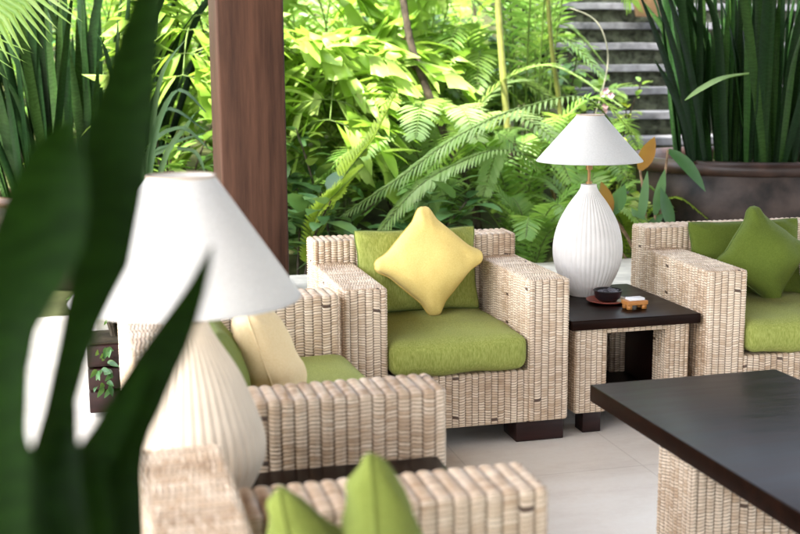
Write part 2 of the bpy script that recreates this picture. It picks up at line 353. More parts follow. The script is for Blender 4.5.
# ------------------------------------------------------------------ rattan furniture
def wick_face(mb, lo, hi, face, r, long_ax, pu, pv, su=6, sv=3, phase=0):
    """one woven face of a rounded box: vertical ribs of stacked, half-offset strands"""
    lo, hi = np.array(lo, float), np.array(hi, float)
    ax = 'xyz'.index(face[1]); sgn = 1 if face[0] == '+' else -1
    if ax == 0: ua, va = 1, 2
    elif ax == 1: ua, va = 0, 2
    else: ua = long_ax; va = 1 - long_ax
    lu, lv = hi[ua] - lo[ua], hi[va] - lo[va]
    nr = max(2, round(lu / pu)); nb = max(2, round(lv / pv))
    nu, nv = nr * su, nb * sv
    u = np.linspace(0, nr, nu + 1); v = np.linspace(0, nb, nv + 1)
    U, V = np.meshgrid(u, v, indexing='ij')
    P = np.zeros(U.shape + (3,)); P[..., ua] = lo[ua] + U / nr * lu; P[..., va] = lo[va] + V / nb * lv
    P[..., ax] = hi[ax] if sgn > 0 else lo[ax]
    Q = np.clip(P, lo + r, hi - r); D = P - Q; L = np.linalg.norm(D, axis=-1, keepdims=True); N = D / np.maximum(L, 1e-9)
    P = Q + N * r
    rib = np.minimum(np.floor(U), nr - 1); rg = np.random.default_rng(int(nr * 31 + nb * 7 + ax + phase))
    wob = rg.random(nr + 1) * .5 - .25; V = V + 0.28 * np.sin(U * 1.7 + wob[rib.astype(int)] * 6 + V * .11) * np.clip(np.minimum(V, nb - V) / 3, 0, 1); vo = V + 0.5 * (rib % 2) + wob[rib.astype(int)] * .5
    fu = np.abs(np.sin(np.pi * U)); 
    Rr, rr = (pu * 0.24 if pu < .03 else pu * .19), pv * 0.8
    edge_u = np.clip(np.minimum(U / nr * lu, (1 - U / nr) * lu) / r, 0, 1)
    edge_v = np.clip(np.minimum(V / nb * lv, (1 - V / nb) * lv) / r, 0, 1)
    ribh = Rr * fu ** 0.7
    ribh = ribh * (0.35 + 0.65 * edge_u) + Rr * 0.5 * (1 - edge_u) * 0.65
    if va == 2:
        eb = np.clip(V / nb * lv / .02, 0, 1); ribh = ribh * eb + Rr * .5 * (1 - eb)
    bead = rr * (np.abs(np.sin(np.pi * vo)) ** 0.6 - 1) * (0.45 + 0.55 * fu) * np.minimum(edge_u, edge_v)
    rng = np.random.default_rng(int(nr * 100 + nb + ax * 7 + phase))
    cell = rng.random((nr + 1, nb + 3)); jit = cell[rib.astype(int), np.floor(vo).astype(int)] - .5
    h = ribh + bead + jit * rr * 0.16 * np.minimum(edge_u, edge_v) - Rr
    P = P + N * h[..., None]
    n, k = U.shape
    idx = np.arange(n * k).reshape(n, k)
    a, bb, c, d = idx[:-1, :-1].ravel(), idx[1:, :-1].ravel(), idx[1:, 1:].ravel(), idx[:-1, 1:].ravel()
    F = np.stack([a, bb, c, d], 1)
    e1 = np.zeros(3); e1[ua] = 1; e2 = np.zeros(3); e2[va] = 1
    if np.cross(e1, e2)[ax] * sgn < 0: F = F[:, ::-1]
    off = 37 * (ax + 1) + (11 if sgn > 0 else 0) + phase * 5
    UVs = np.stack([np.minimum(U, nr - .001) + off, vo + off], -1).reshape(-1, 2)
    mb.append((P.reshape(-1, 3), F, UVs))
def wick_build(parts, name, parent):
    V, F, UVs, b0 = [], [], [], 0
    for (p, f, q) in parts: V.append(p); F.append(f + b0); UVs.append(q); b0 += len(p)
    V = np.concatenate(V).astype(np.float32); F = np.concatenate(F).astype(np.int32); UVs = np.concatenate(UVs).astype(np.float32)
    me = bpy.data.meshes.new(name); nf = len(F)
    me.vertices.add(len(V)); me.vertices.foreach_set('co', V.ravel())
    me.loops.add(nf * 4); me.loops.foreach_set('vertex_index', F.ravel())
    me.polygons.add(nf); me.polygons.foreach_set('loop_start', np.arange(nf, dtype=np.int32) * 4); me.polygons.foreach_set('loop_total', np.full(nf, 4, np.int32))
    me.polygons.foreach_set('use_smooth', np.ones(nf, bool))
    me.update(calc_edges=True)
    l = me.uv_layers.new(name='uv'); l.data.foreach_set('uv', UVs[F.ravel()].ravel())
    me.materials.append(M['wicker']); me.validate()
    o = bpy.data.objects.new(name, me); COL.objects.link(o); o.parent = parent
    return o
def wick_box(name, parent, lo, hi, faces, long_ax, pu=0.0255, pv=0.0098, r=0.016, coarse=(), phase=0):
    L = []
    for f in faces: wick_face(L, lo, hi, f, r, long_ax, pu, pv, *((4, 2) if f in coarse else (6, 3)), phase=phase)
    return wick_build(L, name, parent)

def cushion(mb, x0, x1, y0, y1, z0, z1, r=0.05, bulge=0.03, front=0.02, seed=0, n=26):
    lo, hi = Vector((x0, y0, z0)), Vector((x1, y1, z1)); c = (lo + hi) / 2; hf = (hi - lo) / 2
    def pt(p):
        q = Vector(tuple(min(max(p[i], lo[i] + r), hi[i] - r) for i in range(3))); d = p - q
        p = q + (d.normalized() * r if d.length > 1e-9 else d)
        s = [(p[i] - c[i]) / hf[i] for i in range(3)]
        e = lambda a: max(0, 1 - a * a)
        p.z += s[2] * bulge * e(s[0]) ** .7 * e(s[1]) ** .7
        p.y += s[1] * front * e(s[0]) ** .7 * e(s[2]) ** .6; p.x += s[0] * front * .6 * e(s[1]) ** .7 * e(s[2]) ** .6
        w = 0.006 * noise.noise(p * 9 + Vector((seed, 0, 0))) + 0.003 * noise.noise(p * 27 + Vector((seed, 3, 0)))
        return p + Vector((0.3, 0.5, 1)) * w
    for ax in range(3):
        for sg in (-1, 1):
            a, bb = [i for i in range(3) if i != ax]; P = []
            na = n if hf[a] > .12 else 10; nb_ = n if hf[bb] > .12 else 10
            for i in range(na + 1):
                row = []
                for j in range(nb_ + 1):
                    p = Vector((0, 0, 0)); p[ax] = hi[ax] if sg > 0 else lo[ax]
                    p[a] = lo[a] + (hi[a] - lo[a]) * i / na; p[bb] = lo[bb] + (hi[bb] - lo[bb]) * j / nb_
                    row.append(pt(p))
                P.append(row)
            mb.grid(P)
    # piping round the top edge
    ring = []
    for k in range(80):
        a = k / 80 * 4; s_ = int(a); f = a - s_
        xx, yy = [(-1 + 2 * f, -1), (1, -1 + 2 * f), (1 - 2 * f, 1), (-1, 1 - 2 * f)][s_]
        ring.append(Vector((c.x + xx * hf.x, c.y + yy * hf.y, hi.z)))
    pp = []
    for p in ring: pp.append(pt(p))
    return pp

def pillow(name, half, thick, fabric, pipe, label, cat, group=None, pinch=0.13, seed=0, aspect=1.0, ear=0.0):
    """square scatter cushion lying in its local XZ plane, corners pinched into ears"""
    n = 26; mb = MB(); edge = []
    def pt(s, t_, sg):
        def g(q):
            e = min(1, max(0, (abs(q) - .40) / .50)); return pinch * (1 - e * e * (3 - 2 * e)) * (1 - .15 * (1 - q * q))
        x = half * aspect * s * (1 - g(t_)); z = half * t_ * (1 - g(s))
        c_ = ear * abs(s * t_) ** 6; x *= 1 - c_; z *= 1 - c_
        d = max(0, (1 - s ** 2) * (1 - t_ ** 2)) ** 0.36 * thick
        p = Vector((x, 0, z))
        w = noise.noise(Vector((x * 9 + seed, z * 9, sg * 3))) * 0.018 + noise.noise(Vector((x * 22 + seed, z * 22, sg * 5))) * 0.005
        cr = (abs(s) * abs(t_)) ** 2
        w += 0.016 * cr * math.sin((s * sg - t_) * 16 + seed)
        p.y = sg * (d * (1 + 0.08 * noise.noise(Vector((seed, x * 5, z * 5)))) + w * min(1, d / thick * 1.6))
        return p
    for sg in (-1, 1):
        P = []
        for i in range(n + 1):
            s = math.sin((i / n - .5) * math.pi)
            P.append([pt(s, math.sin((j / n - .5) * math.pi), sg) for j in range(n + 1)])
        mb.grid(P if sg < 0 else P[::-1])
    for k in range(96):
        a = k / 96 * 4; q = int(a); f = a - q
        s, t_ = [(-1 + 2 * f, -1), (1, -1 + 2 * f), (1 - 2 * f, 1), (-1, 1 - 2 * f)][q]
        edge.append(pt(s, t_, 1) * 1.0)
    t = empty(name, (0, 0, 0), 0, label, cat, group)
    mb.build('cover', fabric, t)
    pb = MB(); pb.tube(edge, 0.0034, 6, closed=True); pb.build('piping', pipe, t)
    return t
def pose(o, loc, normal, roll):
    """turn the cushion so that its -Y face looks along normal, spun by roll about it"""
    y = -Vector(normal).normalized(); x = y.cross(Vector((0, 0, 1))).normalized(); z = x.cross(y)
    mm = Matrix((x, y, z)).transposed() @ Matrix.Rotation(roll, 3, 'Y')
    o.matrix_world = Matrix.Translation(loc) @ mm.to_4x4()

A_W, A_D, A_A, A_H, A_BT, A_BH, A_G = 0.858, 0.744, 0.165, 0.62, 0.157, 0.71, 0.075
def make_seat(name, W_, pu, label, cat, group):
    t = empty(name, (0, 0, 0), 0, label, cat, group)
    D, a, yb = A_D, A_A, A_D - A_BT
    for k, x in enumerate((0, W_ - a)):
        wick_box('arm', t, (x, 0, A_G), (x + a, yb + .012, A_H), ('-y', '+x', '-x', '+z'), 1, pu, phase=k)
    wick_box('backrest', t, (0, yb, A_G), (W_, D, A_BH), ('-y', '+z', '-x', '+x', '+y'), 0, pu, coarse=('+y',), phase=3)
    wick_box('seat_base', t, (a - .012, 0.002, A_G), (W_ - a + .012, yb + .01, 0.285), ('-y', '+z'), 0, pu, coarse=('+z',), phase=4)
    for x in (0.012, W_ - .012 - .19):
        for y in (0.02, D - .16):
            b = MB(); b.box(x, x + .19, y, y + .14, 0.001, A_G + .012, bev=.004); b.build('foot', M['darkx'], t)
    b = MB(); b.box(.03, W_ - .03, .05, D - .03, A_G - .006, A_G + .02); b.build('bottom_board', M['darkx'], t, smooth=False)
    b = MB(); pp = cushion(b, a + .006, W_ - a - .006, -.012, yb - .004, 0.29, 0.415, r=.035, bulge=.022, front=.022, seed=W_)
    cu = b.build('seat_cushion', M['green'], t)
    return t
GA, GL = 'rattan armchairs in the back row', 'rattan loveseats facing the coffee table'
ax0, ay0 = 0.8016, 3.9365
chair = make_seat('rattan_armchair', A_W, 0.0255, 'whitewashed rattan armchair with a green seat pad holding the yellow diamond cushion', 'armchair', GA)
chair.location = (ax0, ay0, 0)
cb = copy_tree(chair); cb.location = (2.2101, 3.917, 0); cb.rotation_euler = (0, 0, -0.0377)
cb['label'] = 'rattan armchair on the right below the big planter, holding two shade-darkened green cushions'
LW = 1.398
love = make_seat('rattan_loveseat', LW, 0.032, 'rattan loveseat in the middle left with a yellow cushion, behind the front lamp', 'loveseat', GL)
# front faces +X: local (x along width, -y front); local x axis -> world +Y
love.rotation_euler = (0, 0, R(90) + 0.0137); love.location = (0.7944, 2.6336, 0)
l2 = copy_tree(love); l2.rotation_euler = (0, 0, R(90) + 0.0046); l2.location = (0.7895, 2.0979 - LW, 0)
l2['label'] = 'nearest rattan loveseat at the bottom edge with two pointed green cushions'

# cushions that lie on the seats
o = pillow('back_cushion', 0.165, 0.055, M['green'], M['pipe'], 'flat rectangular green cushion with dark piping behind the yellow diamond cushion', 'cushion', 'green back cushions', 0.04, 2, 1.5)
pose(o, Vector((1.213, 4.455, 0.585)), (0, -1, 0.22), 0.0)
o = pillow('scatter_cushion', 0.169, 0.095, M['yellow'], M['ypipe'], 'yellow square cushion stood on its corner on the middle armchair', 'cushion', None, 0.145, 5, ear=.11)
pose(o, Vector((1.228, 4.335, 0.638)), (-0.08, -1, 0.25), R(45) - .06)
o = pillow('back_cushion', 0.165, 0.055, M['green3'], M['pipe'], 'flat rectangular green cushion, coloured dark for shade, leaning on the right armchair back', 'cushion', 'green back cushions', 0.04, 8, 1.55)
pose(o, Vector((2.67, 4.43, 0.565)), (-0.03, -1, 0.22), 0.0)
o = pillow('scatter_cushion', 0.165, 0.085, M['green3'], M['pipe'], 'green square cushion, coloured dark for shade, stood on its corner on the right armchair', 'cushion', 'green scatter cushions', 0.14, 11, ear=.10)
pose(o, Vector((2.665, 4.29, 0.60)), (-0.04, -1, 0.3), R(45) - .12)
o = pillow('back_cushion', 0.165, 0.055, M['green2'], M['pipe'], 'green cushion half hidden behind the yellow one on the middle loveseat', 'cushion', 'green back cushions', 0.04, 14, 1.4)
pose(o, Vector((0.30, 3.05, 0.575)), (1, 0.0, 0.3), 0.0)
o = pillow('scatter_cushion', 0.165, 0.085, M['cream'], M['cream'], 'pale yellow cushion seen edge-on on the middle loveseat', 'cushion', None, 0.08, 17, ear=.08)
pose(o, Vector((0.425, 3.16, 0.585)), (1, -0.12, 0.32), R(6))
o = pillow('scatter_cushion', 0.17, 0.07, M['green2'], M['green2'], 'green cushion on the nearest loveseat, the taller pointed one beside the rattan arm', 'cushion', 'green scatter cushions', 0.15, 21, ear=.03)
pose(o, Vector((0.387, 1.585, 0.603)), (1, -0.30, 0.12), R(45))
o = pillow('scatter_cushion', 0.17, 0.07, M['green2'], M['green2'], 'green cushion on the nearest loveseat, the lower one close to its backrest', 'cushion', 'green scatter cushions', 0.15, 25, ear=.03)
pose(o, Vector((0.305, 1.56, 0.578)), (1, -0.45, 0.42), R(45))

# ------------------------------------------------------------------ tables
def side_table(loc, rz, w, d, label):
    t = empty('side_table', loc, rz, label, 'side table', 'rattan side tables with dark tops')
    b = MB(); b.box(0, w, 0, d, 0.413, 0.451, bev=.004); b.build('tabletop', M['dark'], t)
    x0, x1, y0, y1 = .03, w - .022, .035, d - .03
    for k, (xa, xb, ya, yb) in enumerate(((x0, x0 + .135, y0, y0 + .12), (x1 - .105, x1, y0, y0 + .12), (x0, x0 + .12, y1 - .12, y1), (x1 - .12, x1, y1 - .12, y1))):
        wick_box('leg_panel', t, (xa, ya, .075), (xb, yb, .412), ('-y', '+x', '-x', '+y'), 0, .0225, .0098, r=.013, phase=k)
    wick_box('top_rail', t, (x0 + .125, y0, .385), (x1 - .095, y0 + .10, .412), ('-y', '-z', '+y') if False else ('-y', '+y'), 0, .0225, .009, r=.008, phase=9)
    b = MB(); b.box(x0 + .01, x1 - .01, y0 + .06, y1 - .01, .08, .10); b.build('shelf', M['darkx'], t, smooth=False)
    b = MB(); b.box(x0 + .05, x1 - .05, y1 - .055, y1 - .045, .1, .41); b.build('back_panel', M['darkx'], t, smooth=False)
    for s_, xx in ((0, x0 + .04), (1, x1 - .05)):
        b = MB(); b.box(xx, xx + .012, y0 + .11, y1 - .11, .1, .41); b.build('side_panel', M['darkx'], t, smooth=False)
    for xx in (x0 + .04, x1 - .115):
        for yy in (y0 + .01, y1 - .10): b = MB(); b.box(xx, xx + .075, yy, yy + .075, .001, .082, bev=.003); b.build('foot', M['darkx'], t)
    return t
side_table((1.672, 3.952, 0), 0, 0.53, 0.65, 'side table with dark top between the two armchairs, carrying the far lamp')
side_table((0.765, 2.104, 0), R(90), 0.524, 0.78, 'side table between the loveseats, mostly hidden, under the front lamp')
t = empty('coffee_table', (1.4317, 3.2337, 0), 0.018, 'large low coffee table with near-black wooden top on rattan supports', 'coffee table')
b = MB(); b.box(0, .65, -1.75, 0, .366, .42, bev=.004); b.build('tabletop', M['dark'], t)
for k, yy in enumerate((-.515, -1.43)):
    wick_box('rattan_support', t, (.062, yy, .05), (.588, yy + .195, .364), ('-y', '+y', '-x', '+x'), 0, .026, .0098, r=.014, phase=k)
    b = MB(); b.box(.08, .57, yy + .02, yy + .175, .001, .056); b.build('plinth', M['darkx'], t, smooth=False)

# ------------------------------------------------------------------ lamps
def lamp(loc, body, rim, rim_z, top, top_z, label, cer='ceramic'):
    t = empty('table_lamp', loc, 0, label, 'table lamp', 'pale ribbed table lamps')
    prof = []
    zs = [p[1] for p in body]
    N = 60
    def cr(i, f):
        p = [body[max(0, min(len(body) - 1, i + k))] for k in (-1, 0, 1, 2)]
        return tuple(.5 * (2 * p[1][c] + (p[2][c] - p[0][c]) * f + (2 * p[0][c] - 5 * p[1][c] + 4 * p[2][c] - p[3][c]) * f * f + (3 * p[1][c] - p[0][c] - 3 * p[2][c] + p[3][c]) * f ** 3) for c in (0, 1))
    for i in range(len(body) - 1):
        for f in np.linspace(0, 1, 7)[:-1]: prof.append(cr(i, float(f)))
    prof.append(body[-1])
    zt = body[-1][1]
    b = MB(); b.lathe(prof, 264, 44, .0028, fr=(.012, zt - .028))
    b.lathe([(0.0, .001), (body[0][0], .001), body[0]], 48); b.lathe([body[-1], (.012, zt + .002)], 48)
    b.build('lamp_base', M[cer], t)
    b = MB(); b.tube([(0, 0, zt - .01), (0, 0, top_z - .03)], .0065, 10); b.tube([(0, 0, zt), (0, 0, zt + .012)], .013, 12)
    b.tube([(0, 0, zt + .06), (0, 0, zt + .11)], .014, 12); b.build('stem', M['brass'], t)
    b = MB()
    b.lathe([(rim - .0015, rim_z), (rim, rim_z - .002), (rim + .001, rim_z + .004), (top + .001, top_z - .003), (top, top_z), (top - .003, top_z), (top - .003, top_z - .003), (rim - .003, rim_z + .004), (rim - .0015, rim_z)], 96)
    sh = b.build('lamp_shade', M['shade'], t)
    for r_, z_, tm in ((rim + .001, rim_z, 'shade'), (top, top_z, 'trim')):
        b = MB(); b.tube([(r_ * math.cos(a * math.pi / 40), r_ * math.sin(a * math.pi / 40), z_) for a in range(80)], .0028, 6, closed=True); b.build('trim', M[tm], sh)
    b = MB()
    for k in range(3):
        a = k * 2.094 + .4; b.tube([(0, 0, top_z - .035), (top * .97 * math.cos(a), top * .97 * math.sin(a), top_z - .012)], .002, 6)
    b.build('fitter', M['brass'], sh)
    return t
lamp((1.932, 4.42, .452), [(.074, .004), (.097, .04), (.120, .085), (.137, .135), (.143, .19), (.137, .245), (.121, .30), (.096, .35), (.071, .39), (.047, .422), (.034, .445), (.0325, .458)],
     .212, .555, .055, .74, 'far table lamp with white cone shade and ribbed egg-shaped base, between the armchairs', 'ceramic_w')
lamp((0.157, 2.37, .452), [(.078, .004), (.102, .035), (.128, .08), (.149, .125), (.155, .16), (.149, .20), (.134, .245), (.108, .31), (.082, .355), (.060, .39), (.047, .415), (.044, .428)],
     .231, .478, .067, .725, 'front table lamp with big white cone shade, partly hidden by dark leaves')

# things on the far side table
zt = .4515
t = tag(MB().build('tmp', M['plate']), None) if False else None
b = MB(); b.lathe([(0, .006), (.05, .006), (.075, .013), (.083, .017), (.084, .020), (.075, .017), (.05, .010), (0, .009)][::-1], 40)
o = b.build('dish', M['plate'], label='shallow red-brown dish under the black bowl beside the far lamp', cat='dish'); o.location = (1.945, 4.245, zt - .006)
t = empty('bowl', (1.952, 4.255, zt + .006), 0, 'small round black bowl filled with grey pebbles on the red dish', 'bowl')
b = MB(); b.lathe([(0, .0), (.036, .0), (.05, .012), (.056, .04), (.059, .042), (.056, .044), (.052, .038), (.044, .03), (0, .03)][::-1], 40); b.build('vessel', M['bowl'], t)
b = MB()
for k in range(34):
    a, q = random.random() * 6.28, .044 * math.sqrt(random.random()); rr = random.uniform(.006, .010)
    b.lathe([(rr * math.sin(j * math.pi / 6), .037 + random.random() * .002 - rr * .7 * math.cos(j * math.pi / 6)) for j in range(7)], 9, c=(q * math.cos(a), q * math.sin(a), 0))
b.build('pebbles', M['pebble'], t, kind='stuff')
t = empty('matchbox_stand', (1.955, 4.075, zt), 0.06, 'little orange wooden stand holding a white card by the bowl', 'card stand')
b = MB(); b.box(0, .088, 0, .055, .018, .034, bev=.002)
for xx in (0.003, .066):
    for yy in (.003, .036): b.box(xx, xx + .018, yy, yy + .016, .001, .019)
b.build('stand', M['orange'], t)
b = MB(); b.box(.014, .078, .008, .048, .0345, .044, bev=.0015); b.build('card', M['white'], t)

# ------------------------------------------------------------------ plants: leaf builders
def leafblade(mb, base, d, L, w, up=None, droop=0.3, var=.5, seg=4, fold=0.25, shape='ovate', mi=0):
    d = Vector(d).normalized(); up = Vector(up) if up else Vector((0, 0, 1))
    s = d.cross(up)
    if s.length < .05: s = d.cross(Vector((1, .2, 0)))
    s.normalize(); nrm = s.cross(d).normalized()
    P = []; p = Vector(base); dd = d.copy()
    for i in range(seg + 1):
        t = i / seg
        ww = {'ovate': math.sin(math.pi * min(1, t * .94 + .06)) ** .8 * (1 - .25 * t), 'lance': (math.sin(math.pi * (t * .9 + .1)) ** .7), 'strap': (1 if t < .6 else max(0.02, 1 - ((t - .6) / .4) ** 2)) * (.65 + .35 * min(1, t * 3))}[shape] * w * .5
        if i == seg: ww = 0.0015
        P.append([p + s * ww + nrm * ww * fold, p.copy(), p - s * ww + nrm * ww * fold])
        p = p + dd * (L / seg); dd = (dd + Vector((0, 0, -droop / seg))).normalized()
    mb.grid(P, var=var, mi=mi)
def spline(pts, n):
    pts = [Vector(p) for p in pts]; out = []
    for k in range(n + 1):
        a = k / n * (len(pts) - 1); i = min(int(a), len(pts) - 2); f = a - i
        p = [pts[max(0, min(len(pts) - 1, i + q))] for q in (-1, 0, 1, 2)]
        out.append(.5 * (2 * p[1] + (p[2] - p[0]) * f + (2 * p[0] - 5 * p[1] + 4 * p[2] - p[3]) * f * f + (3 * p[1] - p[0] - 3 * p[2] + p[3]) * f ** 3))
    return out
def frond(mb, pts, L, n, w, droop=.4, fwd=.55, var=.5, bare=.08, stem_r=.006, mi=0, smi=1, up=(0, 0, 1), vee=.15, prof=None):
    sp = spline(pts, n); N = len(sp)
    mb.tube(sp[::2] if n > 24 else sp, [stem_r * (1 - .75 * i / N) for i in range(len(sp[::2] if n > 24 else sp))], 5, var=.4, mi=smi)
    up = Vector(up)
    for i in range(int(bare * N), N):
        t = (i / N - bare) / (1 - bare)
        T = (sp[min(i + 1, N - 1)] - sp[max(i - 1, 0)]).normalized(); S = T.cross(up)
        if S.length < .1: S = T.cross(Vector((0.3, 1, 0)))
        S.normalize(); nn = S.cross(T)
        l_ = L * (prof(t) if prof else (math.sin(math.pi * (t * .86 + .12)) ** .6)) * random.uniform(.9, 1.08)
        for sg in (-1, 1):
            dv = S * sg + T * (fwd + .5 * t) + nn * vee + Vector((0, 0, random.uniform(-.12, .06)))
            leafblade(mb, sp[i], dv, l_, w * (.6 + .4 * math.sin(math.pi * t)), nn, droop, var + random.uniform(-.13, .13), 3, .15, 'lance', mi)
def wedge(mb, base, d, L, w, up, var, mi=0):
    """fishtail leaflet: narrow base, wide ragged end"""
    d = Vector(d).normalized(); s = d.cross(Vector(up)); s = s.normalized() if s.length > .05 else Vector((1, 0, 0)); nn = s.cross(d)
    k = 6; vs = [Vector(base)]; a = Vector(base) + d * L * .5
    vs += [a - s * w * .3 + nn * .01, a + s * w * .34 + nn * .01]
    for j in range(k + 1):
        f = j / k - .5; r_ = L * (random.uniform(.84, 1.0) if j % 2 else random.uniform(.93, 1.12)) * (1 - .5 * max(0, f) - .1 * abs(f))
        vs.append(Vector(base) + d * r_ + s * w * f * random.uniform(.95, 1.1) - nn * L * .12 + Vector((0, 0, -L * .08)))
    fs = [(0, 1, 2)] + [(1 if j < k / 2 else 2, 3 + j + 1, 3 + j) for j in range(k)] + [(1, 2, 3 + k // 2)]
    mb.add(vs, [f[::-1] for f in fs], var=var, mi=mi)
def gpos(x, y): return Vector((x, y, terrain(x, y)))

PLN = 'plants in the garden bank'
def plant(name, loc, label, cat, group=None): return empty(name, loc, 0, label, cat, group)
def bl(mb, name, mats, t):
    """build with coordinates given in world space under a thing whose empty sits at t.location"""
    o = mb.build(name, mats, t); o.matrix_parent_inverse = Matrix.Translation(-t.location); return o

def fern_plant(x, y, n, L, leafm, label, cat='fern', spread=.9, rise=1.0, z=None, leaflet=.13, name='fern', group=None, var=.5, nl=34, w=.022):
    p0 = gpos(x, y) if z is None else Vector((x, y, z)); t = plant(name, p0, label, cat, group)
    mb = MB(); a0 = random.random() * 6.28
    for k in range(n):
        a = a0 + k * 6.283 / n * 1.0 + random.uniform(-.3, .3); l_ = L * random.uniform(.75, 1.1); rs = rise * random.uniform(.75, 1.15)
        dx, dy = math.cos(a) * spread, math.sin(a) * spread
        pts = [p0 + Vector((0, 0, 0)), p0 + Vector((dx * l_ * .22, dy * l_ * .22, rs * l_ * .5)), p0 + Vector((dx * l_ * .6, dy * l_ * .6, rs * l_ * .72)), p0 + Vector((dx * l_, dy * l_, rs * l_ * .55))]
        frond(mb, pts, leaflet, nl, w, .35, .4, var + random.uniform(-.15, .15))
    bl(mb, 'fronds', [leafm, M['stem']], t); return t
def shrub(x, y, h, rad, n, leafm, label, size=.13, wid=.6, cat='shrub', name='leafy_shrub', group=None, z=None, shape='ovate', var=.5, droop=.6):
    p0 = gpos(x, y) if z is None else Vector((x, y, z)); t = plant(name, p0, label, cat, group)
    sb, mb = MB(), MB(); tips = []
    for k in range(max(5, n // 22)):
        a = random.random() * 6.28; q = rad * math.sqrt(random.random()); top = p0 + Vector((q * math.cos(a), q * math.sin(a), h * random.uniform(.45, 1)))
        sp = spline([p0 + Vector((q * .1 * math.cos(a), q * .1 * math.sin(a), 0)), p0.lerp(top, .5) + Vector((0, 0, h * .12)), top], 8)
        sb.tube(sp, [.010 * (1 - .07 * i) for i in range(9)], 5); tips.append(sp)
    for k in range(n):
        sp = random.choice(tips); f = random.uniform(.25, 1) ** .7; i = min(int(f * 8), 7); p = sp[i].lerp(sp[i + 1], f * 8 - i)
        a = random.random() * 6.28; el = random.uniform(-.35, .8); d = Vector((math.cos(a) * math.cos(el), math.sin(a) * math.cos(el), math.sin(el)))
        p = p + d * random.uniform(0, .5) * size; L = size * random.uniform(.6, 1.25)
        leafblade(mb, p, d, L, L * wid, None, droop, var + random.uniform(-.35, .35), 4, .2, shape)
    bl(sb, 'stems', M['bark'], t); bl(mb, 'leaves', leafm, t); return t
def fishtail(loc, fr_list, label, leafm, L=.15, name='fishtail_palm'):
    t = plant(name, loc, label, 'palm'); mb, sb = MB(), MB()
    for pts in fr_list:
        sp = spline(pts, 16); sb.tube(sp, [.011 * (1 - .045 * i) for i in range(17)], 6)
        for i in range(4, 17, 2):
            T = (sp[min(i + 1, 16)] - sp[i - 1]).normalized(); S = T.cross(Vector((0, 0, 1))).normalized()
            for sg in (-1, 1):
                d = (S * sg + T * .6 + Vector((0, 0, random.uniform(-.1, .35)))).normalized(); bl_ = random.uniform(.4, .65) * (1 - .03 * i)
                q = sp[i]; tw = spline([q, q + d * bl_ * .5 + Vector((0, 0, .02)), q + d * bl_ + Vector((0, 0, -.07))], 6); sb.tube(tw, .0035, 4)
                for j in range(1, 7):
                    for s2 in (-1, 1):
                        dd = d * .9 + T * s2 * .75 + Vector((random.uniform(-.2, .2), random.uniform(-.2, .2), random.uniform(-.5, .15)))
                        if random.random() < .5:
                            leafblade(mb, tw[j], dd, L * random.uniform(.75, 1.15), L * random.uniform(.17, .26), (random.uniform(-.4, .4), random.uniform(-.4, .4), 1), random.uniform(.4, 1.1), .5 + random.uniform(-.4, .4), 5, .3, 'lance'); continue
                        wedge(mb, tw[j], dd, L * random.uniform(.75, 1.2), L * .34, Vector((random.uniform(-.5, .5), random.uniform(-.5, .5), 1)), .5 + random.uniform(-.35, .4))
    bl(sb, 'stalks', M['stem'], t); bl(mb, 'leaves', leafm, t); return t
def trunk(pts, r0, r1, mm, label, name='palm_trunk', cat='trunk', rings=True):
    sp = spline(pts, 26); t = plant(name, Vector(pts[0]), label, cat); b = MB()
    b.tube(sp, [(r0 + (r1 - r0) * i / 26) * (1 + (.07 * (i % 3 == 0) if rings else 0) + .05 * noise.noise((i * .7, r0 * 90, 0))) for i in range(27)], 10); bl(b, 'stem', mm, t); return t

# ------------------------------------------------------------------ planters with snake plants
def make_pot(loc, r, h, label):
    t = empty('planter', loc, 0, label, 'planter', 'big dark clay planters')
    b = MB(); b.lathe([(r * .62, 0), (r * .78, h * .18), (r * .93, h * .5), (r * .97, h * .72), (r * .93, h * .86), (r * .92, h * .90)], 72); b.lathe([(0, .002), (r * .62, 0)], 72); b.build('pot_body', M['pot'], t)
    b = MB(); b.lathe([(r * .92, h * .90), (r * .99, h * .915), (r, h * .94), (r, h * .97), (r * .97, h), (r * .90, h), (r * .88, h * .96), (r * .87, h * .88)], 72); b.build('rim', M['pot_rim'], t)
    b = MB(); b.lathe([(r * .88, h * .90), (r * .5, h * .92), (0, h * .93)], 40); b.build('soil', M['soil'], t)
    return t
def blade(mb, pts, widths, var, facing, cup=.22):
    sp = spline(pts, 14); N = len(sp); P = []
    wv = np.interp(np.linspace(0, 1, N), np.linspace(0, 1, len(widths)), widths)
    f0 = Vector(facing).normalized()
    for i, p in enumerate(sp):
        T = (sp[min(i + 1, N - 1)] - sp[max(i - 1, 0)]).normalized(); S = T.cross(f0).normalized(); nn = S.cross(T); w = float(wv[i]) / 2
        P.append([p + S * w * q + nn * (q * q * cup * w) for q in (-1, -.55, 0, .55, 1)])
    mb.grid(P, var=var)
    # give the leaf thickness: a back sheet a few mm behind, joined at the edges
    Q = [[P[i][j] - (f0 * (.004 if 0 < j < 4 else 0.0)) for j in range(5)] for i in range(N)]
    mb.grid([r[::-1] for r in Q], var=var)
